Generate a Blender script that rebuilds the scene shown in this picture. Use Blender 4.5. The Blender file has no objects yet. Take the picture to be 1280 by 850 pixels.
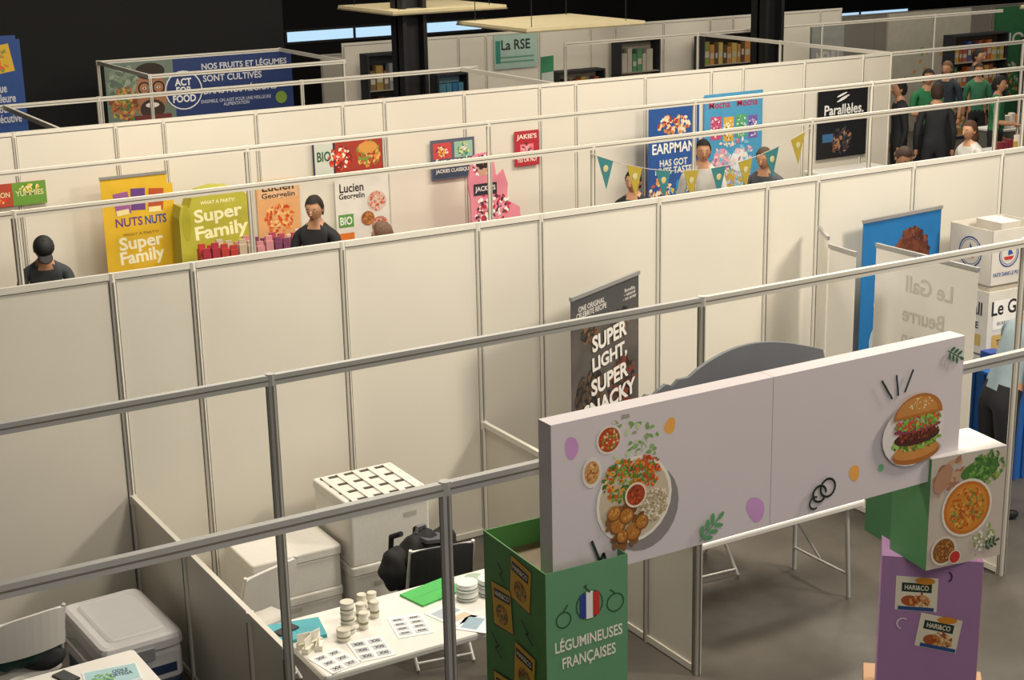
import bpy, math, random
from mathutils import Vector, Matrix
random.seed(7)
SC=bpy.context.scene
COL=SC.collection
SC.view_settings.view_transform='Standard'
# ------------------------------------------------------------------ materials
def lin(c):
    return tuple(((v/12.92) if v<=0.04045 else ((v+0.055)/1.055)**2.4) for v in c)
def hx(h):
    h=h.lstrip('#'); return lin(tuple(int(h[i:i+2],16)/255 for i in (0,2,4)))
_M={}
def mat(h,rough=.55,metal=0.,noise=.05,scale=6.,emit=0.,trans=0.):
    k=(h,rough,metal,noise,scale,emit,trans)
    if k in _M: return _M[k]
    m=bpy.data.materials.new("mat_"+h.lstrip('#')+("_%d"%len(_M))); m.use_nodes=True
    nt=m.node_tree; b=nt.nodes['Principled BSDF']; c=hx(h)
    b.inputs['Roughness'].default_value=rough; b.inputs['Metallic'].default_value=metal
    tc=nt.nodes.new('ShaderNodeTexCoord'); n=nt.nodes.new('ShaderNodeTexNoise'); n.inputs['Scale'].default_value=scale; n.inputs['Detail'].default_value=3
    r=nt.nodes.new('ShaderNodeValToRGB')
    r.color_ramp.elements[0].position=.3; r.color_ramp.elements[1].position=.7
    r.color_ramp.elements[0].color=tuple(max(0,v*(1-noise)) for v in c)+(1,)
    r.color_ramp.elements[1].color=tuple(min(1,v*(1+noise)) for v in c)+(1,)
    nt.links.new(tc.outputs['Object'],n.inputs['Vector']); nt.links.new(n.outputs['Fac'],r.inputs['Fac']); nt.links.new(r.outputs['Color'],b.inputs['Base Color'])
    if emit: 
        b.inputs['Emission Color'].default_value=c+(1,); b.inputs['Emission Strength'].default_value=emit
    if trans:
        b.inputs['Transmission Weight'].default_value=trans
    _M[k]=m; return m
# ------------------------------------------------------------------ mesh builder
_TX={}
def text_geo(s,bold=.015):
    if (s,bold) in _TX: return _TX[(s,bold)]
    c=bpy.data.curves.new("tmp",'FONT'); c.body=s; c.size=1; c.align_x='CENTER'; c.offset=bold; c.resolution_u=3; c.space_line=.85
    o=bpy.data.objects.new("tmp",c); COL.objects.link(o)
    dg=bpy.context.evaluated_depsgraph_get(); me=bpy.data.meshes.new_from_object(o.evaluated_get(dg))
    vs=[(v.co.x,v.co.y) for v in me.vertices]; fs=[tuple(p.vertices) for p in me.polygons]
    bpy.data.objects.remove(o); bpy.data.curves.remove(c); bpy.data.meshes.remove(me)
    if vs:
        x0=min(v[0] for v in vs);x1=max(v[0] for v in vs);y0=min(v[1] for v in vs);y1=max(v[1] for v in vs)
        vs=[((a-(x0+x1)/2),(b-(y0+y1)/2)) for a,b in vs]
    else: x0=y0=0;x1=y1=1
    _TX[(s,bold)]=(vs,fs,x1-x0,y1-y0); return _TX[(s,bold)]
class MB:
    def __init__(s): s.v=[];s.f=[];s.m=[];s.mats=[];s.sm=[]
    def mi(s,m):
        if isinstance(m,str): m=mat(m)
        if m not in s.mats: s.mats.append(m)
        return s.mats.index(m)
    def add(s,vs,fs,m,smooth=False,M=None):
        b=len(s.v); i=s.mi(m)
        for v in vs:
            v=Vector(v); 
            if M is not None: v=M@v
            s.v.append(tuple(v))
        for f in fs: s.f.append(tuple(b+k for k in f)); s.m.append(i); s.sm.append(smooth)
    def box(s,x0,x1,y0,y1,z0,z1,m,M=None):
        vs=[(x0,y0,z0),(x1,y0,z0),(x1,y1,z0),(x0,y1,z0),(x0,y0,z1),(x1,y0,z1),(x1,y1,z1),(x0,y1,z1)]
        s.add(vs,[(0,3,2,1),(4,5,6,7),(0,1,5,4),(1,2,6,5),(2,3,7,6),(3,0,4,7)],m,False,M)
    def rbox(s,x0,x1,y0,y1,z0,z1,m,r=.02,M=None,n=3):
        ring=[]
        for cx,cy,a0 in ((x1-r,y1-r,0),(x0+r,y1-r,90),(x0+r,y0+r,180),(x1-r,y0+r,270)):
            for k in range(n+1):
                a=math.radians(a0+90*k/n); ring.append((cx,cy,math.cos(a),math.sin(a)))
        N=len(ring); lv=[(z0,r*.75),(z0+r*.25,r),(z1-r*.5,r),(z1-r*.15,r*.85),(z1,r*.5)]
        vs=[];fs=[]
        for z,rr in lv:
            for cx,cy,a,b in ring: vs.append((cx+a*rr,cy+b*rr,z))
        for l in range(len(lv)-1):
            for k in range(N): fs.append((l*N+k,l*N+(k+1)%N,(l+1)*N+(k+1)%N,(l+1)*N+k))
        fs.append(tuple(range(N-1,-1,-1))); fs.append(tuple((len(lv)-1)*N+k for k in range(N)))
        s.add(vs,fs,m,False,M)
    def cyl(s,p0,p1,r,m,n=12,r2=None,M=None,smooth=True):
        p0=Vector(p0);p1=Vector(p1);d=(p1-p0).normalized(); r2=r if r2 is None else r2
        a=d.orthogonal().normalized(); b=d.cross(a)
        vs=[];fs=[]
        for p,rr in((p0,r),(p1,r2)):
            for k in range(n):
                t=2*math.pi*k/n; vs.append(p+a*math.cos(t)*rr+b*math.sin(t)*rr)
        for k in range(n): fs.append((k,(k+1)%n,n+(k+1)%n,n+k))
        s.add(vs,fs,m,smooth,M); s.add(vs,[tuple(range(n-1,-1,-1)),tuple(range(n,2*n))],m,False,M)
    def tube(s,pts,r,m,n=8,M=None):
        for a,b in zip(pts[:-1],pts[1:]): s.cyl(a,b,r,m,n,M=M)
        for p in pts[1:-1]: s.ell(p,(r,r,r),m,8,6,M=M)
    def lathe(s,cx,cy,prof,m,n=20,M=None):
        vs=[];fs=[]
        for r,z in prof:
            for k in range(n):
                t=2*math.pi*k/n; vs.append((cx+r*math.cos(t),cy+r*math.sin(t),z))
        for l in range(len(prof)-1):
            for k in range(n): fs.append((l*n+k,l*n+(k+1)%n,(l+1)*n+(k+1)%n,(l+1)*n+k))
        s.add(vs,fs,m,True,M); L=(len(prof)-1)*n
        s.add(vs,[tuple(range(n-1,-1,-1)),tuple(L+k for k in range(n))],m,False,M)
    def ell(s,c,r,m,n=14,l=9,M=None,fn=None):
        vs=[];fs=[]
        for i in range(l+1):
            p=math.pi*i/l
            for k in range(n):
                t=2*math.pi*k/n; q=(math.sin(p)*math.cos(t),math.sin(p)*math.sin(t),math.cos(p))
                if fn: q=fn(q)
                vs.append((c[0]+r[0]*q[0],c[1]+r[1]*q[1],c[2]+r[2]*q[2]))
        for i in range(l):
            for k in range(n): fs.append((i*n+k,(i+1)*n+k,(i+1)*n+(k+1)%n,i*n+(k+1)%n))
        s.add(vs,fs,m,True,M)
    def rect(s,x,y,w,h,m,z,rot=0,M=None):
        c,q=math.cos(rot),math.sin(rot)
        s.add([(x+a*c-b*q,y+a*q+b*c,z) for a,b in((-w/2,-h/2),(w/2,-h/2),(w/2,h/2),(-w/2,h/2))],[(0,1,2,3)],m,False,M)
    def disc(s,x,y,rx,m,z,ry=None,rot=0,M=None,n=24,wob=0,seed=0):
        ry=ry or rx; c,q=math.cos(rot),math.sin(rot); vs=[]
        for k in range(n):
            t=2*math.pi*k/n; w=1+wob*math.sin(2*t+seed)+wob*.6*math.sin(3*t+seed*2)
            a=rx*math.cos(t)*w;b=ry*math.sin(t)*w; vs.append((x+a*c-b*q,y+a*q+b*c,z))
        s.add(vs,[tuple(range(n))],m,False,M)
    def text(s,t,x,y,h,m,z,w=None,rot=0,M=None,bold=.015):
        vs,fs,W,H=text_geo(t,bold)
        if not vs: return
        sy=h/H; sx=(w/W) if w else sy; c,q=math.cos(rot),math.sin(rot)
        s.add([(x+a*sx*c-b*sy*q,y+a*sx*q+b*sy*c,z) for a,b in vs],fs,m,False,M)
    def build(s,name,M=None,parent=None,bevel=0):
        me=bpy.data.meshes.new(name); me.from_pydata(s.v,[],s.f); 
        for m in s.mats: me.materials.append(m)
        me.polygons.foreach_set('material_index',s.m); me.polygons.foreach_set('use_smooth',s.sm); me.update()
        o=bpy.data.objects.new(name,me); COL.objects.link(o)
        if M is not None: o.matrix_world=M
        if parent: o.parent=parent
        if bevel:
            b=o.modifiers.new('b','BEVEL'); b.width=bevel; b.segments=2; b.limit_method='ANGLE'
        return o
def TR(x,y,z,rz=0,sc=1): return Matrix.Translation((x,y,z))@Matrix.Rotation(math.radians(rz),4,'Z')@Matrix.Scale(sc,4)
def frame(p0,ang):
    a=math.radians(ang); r=Vector((math.cos(a),math.sin(a),0)); u=Vector((0,0,1)); n=r.cross(u)
    M=Matrix(((r.x,u.x,n.x,p0[0]),(r.y,u.y,n.y,p0[1]),(r.z,u.z,n.z,p0[2]),(0,0,0,1))); return M
def draw(mb,els,z0=.0012,M=None,dz=.0003):
    z=z0
    for e in els:
        k=e[0]; z+=dz
        if k=='r': mb.rect(e[1],e[2],e[3],e[4],e[5],z,e[6] if len(e)>6 else 0,M)
        elif k=='d': mb.disc(e[1],e[2],e[3],e[4],z,e[5] if len(e)>5 else None,e[6] if len(e)>6 else 0,M,wob=e[7] if len(e)>7 else 0,seed=e[1]*9)
        elif k=='t': mb.text(e[1],e[2],e[3],e[4],e[5],z,e[6] if len(e)>6 else None,e[7] if len(e)>7 else 0,M,bold=e[8] if len(e)>8 else .02)
        elif k=='p': mb.add([(a,b,z) for a,b in e[1]],[tuple(range(len(e[1])))],e[2],False,M)
        elif k=='l':
            pts=e[1]
            for (a,b),(c,d) in zip(pts[:-1],pts[1:]):
                L=math.hypot(c-a,d-b); mb.rect((a+c)/2,(b+d)/2,L+e[3]*.6,e[3],e[2],z,math.atan2(d-b,c-a),M)
        elif k=='food':
            _,x,y,r,pal,n,sz=e[:7]; rnd=random.Random(int(x*1000+y*77))
            for i in range(n):
                a=rnd.random()*6.28; q=r*math.sqrt(rnd.random())
                mb.disc(x+q*math.cos(a),y+q*math.sin(a)*(e[7] if len(e)>7 else 1),sz*rnd.uniform(.5,1.2),rnd.choice(pal),z+i*.000008,sz*rnd.uniform(.35,.9),rnd.random()*3,M,n=9,wob=.15,seed=i)
            z+=n*.000008
        elif k=='arc':
            _,x,y,r,a0,a1,m,w=e; N=18; pts=[(x+r*math.cos(math.radians(a0+(a1-a0)*i/N)),y+r*math.sin(math.radians(a0+(a1-a0)*i/N))) for i in range(N+1)]
            for (a,b),(c,d) in zip(pts[:-1],pts[1:]): mb.rect((a+c)/2,(b+d)/2,math.hypot(c-a,d-b)*1.3,w,m,z,math.atan2(d-b,c-a),M)
def leaf(x,y,s,col,rot=0):
    out=[]; c,q=math.cos(rot),math.sin(rot)
    out.append(('l',[(x-s*c,y-s*q),(x+s*c,y+s*q)],col,s*.12))
    for t in(-.5,0,.5):
        for sg in(1,-1):
            cx=x+(t*s)*c-sg*.35*s*q; cy=y+(t*s)*q+sg*.35*s*c
            out.append(('d',cx,cy,s*.34,col,s*.15,rot+sg*.9))
    out.append(('d',x+s*c,y+s*q,s*.3,col,s*.15,rot))
    return out
def poster(name,x,y,z,w,h,col,els,ang=0,thick=.008):
    mb=MB(); mb.box(0,w,0,h,-thick,0,col); draw(mb,els); return mb.build(name,frame((x,y,z),ang))
def rollup(name,p0,p1,h,col,els,z0=.03):
    ang=math.degrees(math.atan2(p1[1]-p0[1],p1[0]-p0[0])); w=math.hypot(p1[0]-p0[0],p1[1]-p0[1])
    al=mat('#a8a8a8',.35,.5); mb=MB(); mb.box(0,w,.08,h,-.003,0,col)
    mb.box(-.01,w+.01,0,.08,-.06,.03,al); mb.box(-.005,w+.005,h-.01,h+.02,-.012,.012,al)
    mb.cyl((w/2,.06,-.03),(w/2,h,-.015),.009,al)
    for q in(.15,.85): mb.box(w*q-.02,w*q+.02,-.012,0,-.12,.12,al)
    draw(mb,els); return mb.build(name,frame((p0[0],p0[1],.012),ang))
# ------------------------------------------------------------------ palettes
PW=mat('#d9d4c8',.5,0,.03,1.2); PWF=mat('#e0dacd',.55,0,.025,1.0)
FR=mat('#d6d2c8',.4,.0,.02); FRW=mat('#e2ddd1',.45,0,.02); ALU=mat('#b4b3b0',.4,.15,.03); GAP=mat('#6f6b62',.6); WH=mat('#e8e6e2',.45,0,.02); BLK=mat('#141416',.6); DK=mat('#22242a',.7)
X0=2.80;U=1.1057;YW1=9.954;YR2=7.225;YR1=5.382;YW0=17.127;YR4=14.59;YR3=12.558;YWM=24.3;YR5=19.62;YR6=21.76
def post(mb,x,y,z1,m,r=.024,z0=0):
    n=8; mb.cyl((x,y,z0),(x,y,z1),r,m,8,smooth=False)
    for dx,dy in((1,0),(-1,0),(0,1),(0,-1)):
        mb.box(x+dx*r*.93-.004,x+dx*r*.93+.004,y+dy*r*.93-.004,y+dy*r*.93+.004,z0,z1-.06,GAP)
def wall(name,axis,fix,seams,z1,pm,fm,parent=None):
    mb=MB()
    def B(a0,a1,t,z0,z1_,m):
        if axis=='x': mb.box(a0,a1,fix-t,fix+t,z0,z1_,m)
        else: mb.box(fix-t,fix+t,a0,a1,z0,z1_,m)
    for a,b in zip(seams[:-1],seams[1:]):
        B(a+.02,b-.02,.004,.05,z1-.04,pm); B(a+.02,b-.02,.016,z1-.042,z1,fm); B(a+.02,b-.02,.016,.01,.055,fm)
        B(a+.02,b-.02,.0055,z1-.05,z1-.042,GAP)
    for a in seams:
        if axis=='x': post(mb,a,fix,z1,fm)
        else: post(mb,fix,a,z1,fm)
    return mb.build(name)
def rail(name,axis,fix,a0,a1,posts,m,z=2.5,z0=0):
    mb=MB()
    if axis=='x':
        mb.box(a0,a1,fix-.018,fix+.018,z-.055,z,m); mb.box(a0,a1,fix-.0195,fix+.0195,z-.032,z-.024,GAP)
        for p in posts: post(mb,p,fix,z+.005,m,.026,z0)
    else:
        mb.box(fix-.018,fix+.018,a0,a1,z-.055,z,m)
        for p in posts: post(mb,fix,p,z+.005,m,.026,z0)
    return mb.build(name)
def seamsW(pattern,k0,k1):
    s=[]
    for k in range(k0,k1): s+= [X0+(2.5*k+p)*U for p in pattern]
    s.append(X0+2.5*k1*U); return s
# ------------------------------------------------------------------ room
def floor_mat():
    m=bpy.data.materials.new('concrete_floor'); m.use_nodes=True; nt=m.node_tree; b=nt.nodes['Principled BSDF']
    tc=nt.nodes.new('ShaderNodeTexCoord'); n=nt.nodes.new('ShaderNodeTexNoise'); n.inputs['Scale'].default_value=1.3; n.inputs['Detail'].default_value=8
    r=nt.nodes.new('ShaderNodeValToRGB'); r.color_ramp.elements[0].color=hx('#45413c')+(1,); r.color_ramp.elements[1].color=hx('#5c5750')+(1,)
    r.color_ramp.elements[0].position=.35; r.color_ramp.elements[1].position=.7
    nt.links.new(tc.outputs['Object'],n.inputs['Vector']); nt.links.new(n.outputs['Fac'],r.inputs['Fac']); nt.links.new(r.outputs['Color'],b.inputs['Base Color'])
    n2=nt.nodes.new('ShaderNodeTexNoise'); n2.inputs['Scale'].default_value=9; mr=nt.nodes.new('ShaderNodeMapRange'); mr.inputs['To Min'].default_value=.32; mr.inputs['To Max'].default_value=.55
    nt.links.new(tc.outputs['Object'],n2.inputs['Vector']); nt.links.new(n2.outputs['Fac'],mr.inputs['Value']); nt.links.new(mr.outputs['Result'],b.inputs['Roughness'])
    return m
mb=MB(); mb.box(-10,46,-6,38,-.1,0,floor_mat()); mb.build('floor')
mb=MB(); mb.box(-10,46,-6,38,6.8,6.9,mat('#26241f',.8))
for y in range(0,38,4): mb.box(-10,46,y-.12,y+.12,6.45,6.8,mat('#1b1a18',.8))
mb.build('ceiling')
DW=mat('#17171a',.75); BW=mat('#101012',.8)
mb=MB(); mb.box(-10,46,36,36.2,0,6.8,DW); mb.build('wall_back')
mb=MB(); mb.box(-10.2,-10,-6,38,0,6.8,DW); mb.build('wall_left')
mb=MB(); mb.box(46,46.2,-6,38,0,6.8,DW); mb.build('wall_right')
mb=MB(); mb.box(-9.9,10.75,26,26.2,0,6.7,BW); mb.build('wall_dark_inner')
def window(name,x0,x1,z0,z1):
    mb=MB(); mb.box(x0,x1,35.93,35.97,z0,z1,mat('#bfe3ff',.3,emit=.9)); f=mat('#3a3c40',.5)
    mb.box(x0-.05,x1+.05,35.9,36,z0-.06,z0,f); mb.box(x0-.05,x1+.05,35.9,36,z1,z1+.06,f)
    n=max(1,int((x1-x0)/1.6))
    for i in range(n+1): x=x0+(x1-x0)*i/n; mb.box(x-.03,x+.03,35.9,36,z0,z1,f)
    mb.build(name)
window('window_1',14.9,20.4,1.50,1.74); window('window_2',31.5,35.5,.95,1.22)
for cx,cy in((10.75,21.15),(17.62,21.15)):
    mb=MB(); mb.box(cx-.2,cx+.2,cy-.03,cy+.03,0,6.5,BLK); mb.box(cx-.2,cx-.14,cy-.2,cy+.2,0,6.5,BLK); mb.box(cx+.14,cx+.2,cy-.2,cy+.2,0,6.5,BLK); mb.box(cx-.27,cx+.27,cy-.27,cy+.27,0,.03,BLK); mb.box(cx-.27,cx+.27,cy-.27,cy+.27,6.42,6.45,BLK); mb.build('steel_column')
for cx,cy,z,s in((11.2,21.6,3.2,.95),(12.35,19.75,3.0,1.0),(20.6,16.6,2.95,.9),(17.0,23.5,3.1,.6)):
    mb=MB(); mb.box(cx-s,cx+s,cy-s,cy+s,z,z+.05,mat('#cfc29c',.8)); mb.box(cx-s-.01,cx+s+.01,cy-s-.01,cy+s+.01,z-.01,z+.012,mat('#8a8168',.7))
    for a in(-.8,.8):
        for b in(-.8,.8): mb.cyl((cx+a*s,cy+b*s,z+.04),(cx+a*s,cy+b*s,6.46),.006,BLK,6)
    mb.build('hanging_acoustic_panel')
# ------------------------------------------------------------------ booth walls and rails
wall('booth_partition_wall','x',YW1,seamsW([0,.5,1.5],-2,5),2.5,PW,FR)
wall('booth_partition_wall','x',YW0,seamsW([0,1,2],-2,5),2.5,PWF,FRW)
wall('booth_partition_wall','x',YWM,seamsW([0,1,2],3,7),2.5,PWF,FRW)
wall('booth_partition_wall','x',31.5,seamsW([0,1,2],4,13),1.6,PWF,FRW)
H1=.946
for k in (0,1,2,3): wall('low_partition_wall','y',X0+2.5*U*k,[YR2+.02,YR2+.5*U,YR2+1.5*U,YW1-.03],H1,PW,FR)
bx=[X0+2.5*U*k for k in range(-1,6)]
rail('booth_top_rail','x',YR1,-2.7,X0+5*U,[bx[0],bx[1]+.02,bx[2],bx[3]],ALU)
rail('booth_top_rail','x',YR2,-2.7,bx[2],[bx[0],bx[1]],ALU)
rail('booth_top_rail','x',YR2,bx[2],bx[4],[bx[2],bx[3],bx[4]],mat('#c9c5bb',.4,.05,.02))
rail('booth_top_rail','x',YR3,-2.7,bx[6],bx[1:2]+bx[3:],FRW)
rail('booth_top_rail','x',YR4,-2.7,19.4,bx[1:],FRW)
rail('booth_top_rail','x',YR5,-1,X0+7.5*U-.05,bx[1:4],FRW)
rail('booth_top_rail','x',YR6,6.9,9.95,[6.93,9.95],FRW)
rail('booth_top_rail','x',YWM-.02,6.9,9.95,[6.93,9.95],FRW)
rail('booth_top_rail','y',9.95,YR6,YWM-.05,[],FRW); rail('booth_top_rail','y',6.93,YR6,YWM-.05,[],FRW)
rail('booth_top_rail','y',10.78,YW0+.03,YR5-.03,[],FRW)
rail('booth_top_rail','x',YR6,13.9,24,[13.9,16.6,19.4,22.2],FRW)
rail('booth_top_rail','x',YW0,16.66,22.5,[19.4,22.2],FRW)
rail('booth_top_rail','y',16.62,YW0+.03,YR6,[YR5],FRW)
rail('booth_top_rail','y',4.4,YW0+.03,YR5-.03,[],FRW)
# ------------------------------------------------------------------ food display arch
def arch():
    par=bpy.data.objects.new('entrance_arch_display',None); COL.objects.link(par)
    Wc=mat('#d8d0d4',.5,0,.015,1.5)
    mb=MB(); hgt=.72; W=2.39
    mb.box(0,1.185,0,hgt,-.1,0,Wc); mb.box(1.188,W,0,hgt,-.1,0,Wc)
    pl='#cf9bd2'; orr='#f0ad55'
    els=[('d',.1,.60,.032,pl,.055,.2,.08),('d',.61,.60,.032,orr,.035,0,.1),('d',1.1,.1,.05,pl,.065,.3,.1),('d',1.70,.15,.032,orr,.042,0,.08),('d',1.87,.14,.02,'#7fc08c'),
     ('d',.47,.25,.19,'#8f8986',.2),('food',.36,.6,.1,['#7ea955','#c9d9a6','#a8a296'],26,.014),('food',.47,.54,.09,['#7ea955','#8fb573','#d9d2c6'],22,.014),
     ('d',.29,.60,.066,'#e0dbd0'),('d',.29,.60,.055,'#b5431c'),('food',.29,.60,.046,['#d9682c','#c9501f','#7fa03c','#f2c79a'],60,.008),
     ('d',.2,.47,.05,'#e0dbd0',.07),('d',.2,.47,.038,'#c9955a',.052),('food',.2,.47,.035,['#e8c27a','#a8532c','#d9a860'],44,.007),
     ('d',.42,.30,.2,'#efebe2'),('d',.42,.30,.185,'#cdbfa6'),
     ('food',.35,.40,.095,['#3f6a22','#5d8a2c','#7da83c','#d9571f','#f0a035'],260,.010),('food',.48,.42,.075,['#d9571f','#e88a2c','#5d8a2c','#c9401a'],180,.010),
     ('food',.52,.26,.075,['#efe6d2','#e2d6b8','#cbb890','#b5a47c'],260,.008),('food',.37,.19,.1,['#8a5a2a','#7a4c20'],60,.02)]
    for (a,b,r_) in ((.33,.2,.04),(.41,.155,.042),(.31,.26,.036),(.375,.235,.036),(.455,.19,.034),(.35,.145,.03)):
        els+=[('d',a,b,r_,'#8a5420'),('d',a-.003,b+.004,r_*.9,'#b5762c'),('food',a,b+.005,r_*.6,['#c98a3c','#a86824','#d9a050'],20,.007)]
    els+=[('d',.42,.325,.058,'#efe0c8'),('d',.42,.325,.048,'#a8431c'),('food',.42,.325,.04,['#c9562a','#8a3214'],24,.01),
     ('l',[(.19,.16),(.23,.06),(.25,.09),(.27,.03),(.24,.01)],'#26352f',.014)]
    els+=leaf(.83,.075,.075,'#5f9f6c',.7)+leaf(2.31,.64,.055,'#3c6b4c',-.5)
    els+=[('arc',1.47,.1,.04,0,330,'#26352f',.012),('arc',1.52,.12,.045,-60,300,'#26352f',.012),('arc',1.44,.06,.03,60,300,'#26352f',.01)]
    for i,a in enumerate((120,100,75)): els.append(('l',[(1.95+.03*(i-1)+.03*math.cos(math.radians(a)),.49+.01*i),(1.95+.05*(i-1)+.13*math.cos(math.radians(a)),.59+.01*i)],'#26352f',.012))
    bx_,by=2.08,.31
    els+=[('d',bx_-.02,by-.02,.205,'#e2dcd8',.165,0,.04),('d',bx_,by-.13,.17,'#b0a6a3',.05),('d',bx_,by-.13,.155,'#a8662a',.055),('d',bx_,by-.115,.15,'#c98a42',.045),
      ('food',bx_,by-.065,.16,['#4f7a22','#5d8a2c','#87b545','#a9c96a'],200,.012,.28),('d',bx_,by-.045,.15,'#4a2014',.04),('food',bx_,by-.03,.14,['#4a2014','#5a2a18','#70351d','#a8402c'],150,.011,.2),
      ('d',bx_,by+.0,.155,'#8d3a4c',.02),('food',bx_,by+.03,.15,['#6d9a35','#9cc458','#d9452c','#87b545','#c9503c'],200,.011,.25),
      ('p',[(bx_+.16*math.cos(math.radians(a)),by+.06+.115*math.sin(math.radians(a))) for a in range(0,181,12)],'#b5702c'),
      ('p',[(bx_-.01+.135*math.cos(math.radians(a)),by+.075+.085*math.sin(math.radians(a))) for a in range(0,181,12)],'#c98a42'),
      ('food',bx_,by+.125,.09,['#f2dcae','#e8c88a'],40,.005,.35)]
    draw(mb,els,.0004,dz=.00015)
    mb.build('header_sign',frame((3.23,5.20,2.0),0),par)
    mb=MB()
    prof=[(.0,.38),(.02,.43),(.06,.46),(.10,.45),(.13,.47),(.17,.49),(.21,.475),(.24,.50),(.30,.50)]
    N=16
    for i in range(N+1):
        t=i/N; prof.append((.30+t*.80,.50+.10*math.sin(math.pi*(t**.85))))
    prof+= [(1.12,.44),(1.13,0)]
    P=[(0,0)]+prof; n=len(P); cm=mat('#6f7379',.6)
    mb.add([(a,b,0) for a,b in P]+[(a,b,-.02) for a,b in P],[tuple(range(n-1,-1,-1)),tuple(range(n,2*n))]+[(i,(i+1)%n,n+(i+1)%n,n+i) for i in range(n)],cm)
    mb.build('cloud_board',frame((3.84,5.46,2.2),0),par)
    mb=MB(); g1=mat('#659a72',.6,0,.02); g2=mat('#56964f',.6,0,.02); t=.006; D=.56; Wd=.41; h=2.09
    mb.box(0,Wd,0,t,0,h,g1); mb.box(0,t,t,D,0,h,g2); mb.box(Wd-t,Wd,t,D,0,h,g1); mb.box(t,Wd-t,D-t,D,0,h,g2); mb.box(t,Wd-t,t,D-t,h-.12,h-.115,mat('#7d6c50'))
    F=frame((0,-.0005,-.04),0)
    ol='#2d5c3a'
    e=[('arc',.215,1.94,.066,0,360,ol,.006)]
    e+=[('r',.182,1.94,.034,.11,'#2c3f8f'),('r',.215,1.94,.034,.128,'#f2f0ee'),('r',.248,1.94,.034,.11,'#c9362c'),
        ('arc',.085,1.90,.036,0,360,ol,.006),('arc',.345,1.92,.042,0,360,ol,.006),
        ('l',[(.215,2.0),(.19,2.03),(.2,2.035)],ol,.008),('l',[(.085,1.94),(.105,1.965)],ol,.007),('l',[(.345,1.962),(.32,1.985)],ol,.007),
        ('t','LÉGUMINEUSES',.21,1.79,.066,'#f2efe2',.34,.03),('t','FRANÇAISES',.21,1.695,.066,'#f2efe2',.27,.03),
        ('d',.1,1.25,.05,'#f0ad55'),('d',.3,1.1,.05,'#cf9bd2')]
    draw(mb,e,0.0005,F)
    F2=frame((-.0005,D,-.04),-90)
    def pack(x,y,r,s=1.):
        return [('r',x,y,.19*s,.21*s,'#3a3020',r),('r',x,y,.178*s,.2*s,'#e8b52c',r),('r',x,y+.055*s,.15*s,.045*s,'#27231c',r),('t','HARI&CO',x,y+.055*s,.024*s,'#f4ecd8',.13*s,r),('d',x,y-.035*s,.055*s,'#8a4a20',.045*s),('food',x,y-.035*s,.045*s,['#c9832c','#e0a845','#7a9a3c'],40,.01*s)]
    e=pack(.34,2.0,-.1)+pack(.17,1.82,.1)+pack(.37,1.60,-.08)+pack(.18,1.38,.1)+[('l',[(.15,2.03),(.19,2.0),(.17,1.98),(.21,1.95)],'#1e3326',.01),('l',[(.36,1.84),(.42,1.8),(.4,1.79),(.46,1.76)],'#1e3326',.01),('l',[(.08,1.66),(.14,1.62),(.11,1.6),(.17,1.57)],'#1e3326',.01)]
    draw(mb,e,0.0005,F2)
    mb.build('green_pillar',TR(3.155,5.14,0,-2),par)
    mb=MB(); w=.46;d=.3
    gl=mat('#5c9a64',.6,0,.02); gd=mat('#4b8a58',.6,0,.02); pm=mat('#ae82b2',.6,0,.02)
    mb.box(0,w,0,d,1.53,2.12,gl); mb.box(-.0,w,.0,d,2.12,2.125,mat('#d6d2d0'))
    mb.box(.07,.45,.305,.62,1.5,2.05,gd)
    A=TR(-.085,.245,0,-35)
    mb.box(0,.5,0,.34,0,1.53,pm,A); mb.box(.5,.503,0,.34,0,1.53,mat('#d79ab8'),A)
    mb.box(-.06,.57,.03,.5,0,.66,mat('#b08a66'),A)
    F=frame((0,-.001,1.53),0)
    e=[('r',.23,.295,.46,.59,'#cbbfb1'),('food',.12,.48,.1,['#a9785a','#c8a084','#bdb6ab'],60,.028),('food',.37,.5,.085,['#3f6a2c','#5d8a3c','#88ad55','#c9a04a'],60,.014),
       ('d',.3,.49,.11,'#4c7a34',.06,.2,.08),('food',.3,.49,.075,['#5f8f3f','#7aa84c','#3c6a2a'],60,.014),('d',.23,.3,.155,'#e9e1d4'),('d',.23,.3,.142,'#c97420'),('d',.23,.3,.125,'#d98a2c'),('food',.23,.3,.11,['#e8a84a','#c9621a','#b5541a','#e09a3a','#7c9a3a'],200,.011),
       ('d',.1,.09,.08,'#d9cfbf'),('d',.1,.09,.066,'#8a5522'),('food',.1,.09,.055,['#a8702c','#7a421c','#c98a3c'],100,.007),('d',.17,.045,.038,'#d9cfbf'),('d',.17,.045,.032,'#c92f22'),
       ('d',.07,.48,.045,'#b98a6c',.08,-.5),('food',.35,.12,.07,['#ece4da','#8fae5c'],40,.012)]+leaf(.39,.08,.045,'#2f5a3a',.3)
    draw(mb,e,.0004,F,.00015)
    F=A@frame((0,-.001,0),0)
    def pk2(x,y,r): return [('r',x,y,.21,.19,'#f0e6d0',r),('r',x,y+.035,.15,.05,'#1f3a2c',r),('t','HARI&CO',x,y+.035,.028,'#f4ecd8',.12,r),('d',x-.03,y-.04,.045,'#b5582a',.03),('d',x+.04,y+.075,.05,'#e3932e',.02),('food',x+.02,y-.045,.05,['#d98a3a','#a5482a','#e0b060'],60,.009),('r',x+.0,y-.082,.18,.02,'#2c4f8a',r)]
    e=pk2(.18,1.33,.0)+pk2(.30,1.12,-.14)+[('arc',.32,1.44,.03,-60,60,'#4a2f55',.008),('arc',.12,1.16,.03,60,250,'#f2e6f0',.008)]
    draw(mb,e,.0004,F)
    mb.build('purple_pillar',TR(5.42,5.18,0,-8),par)
arch()
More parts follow.
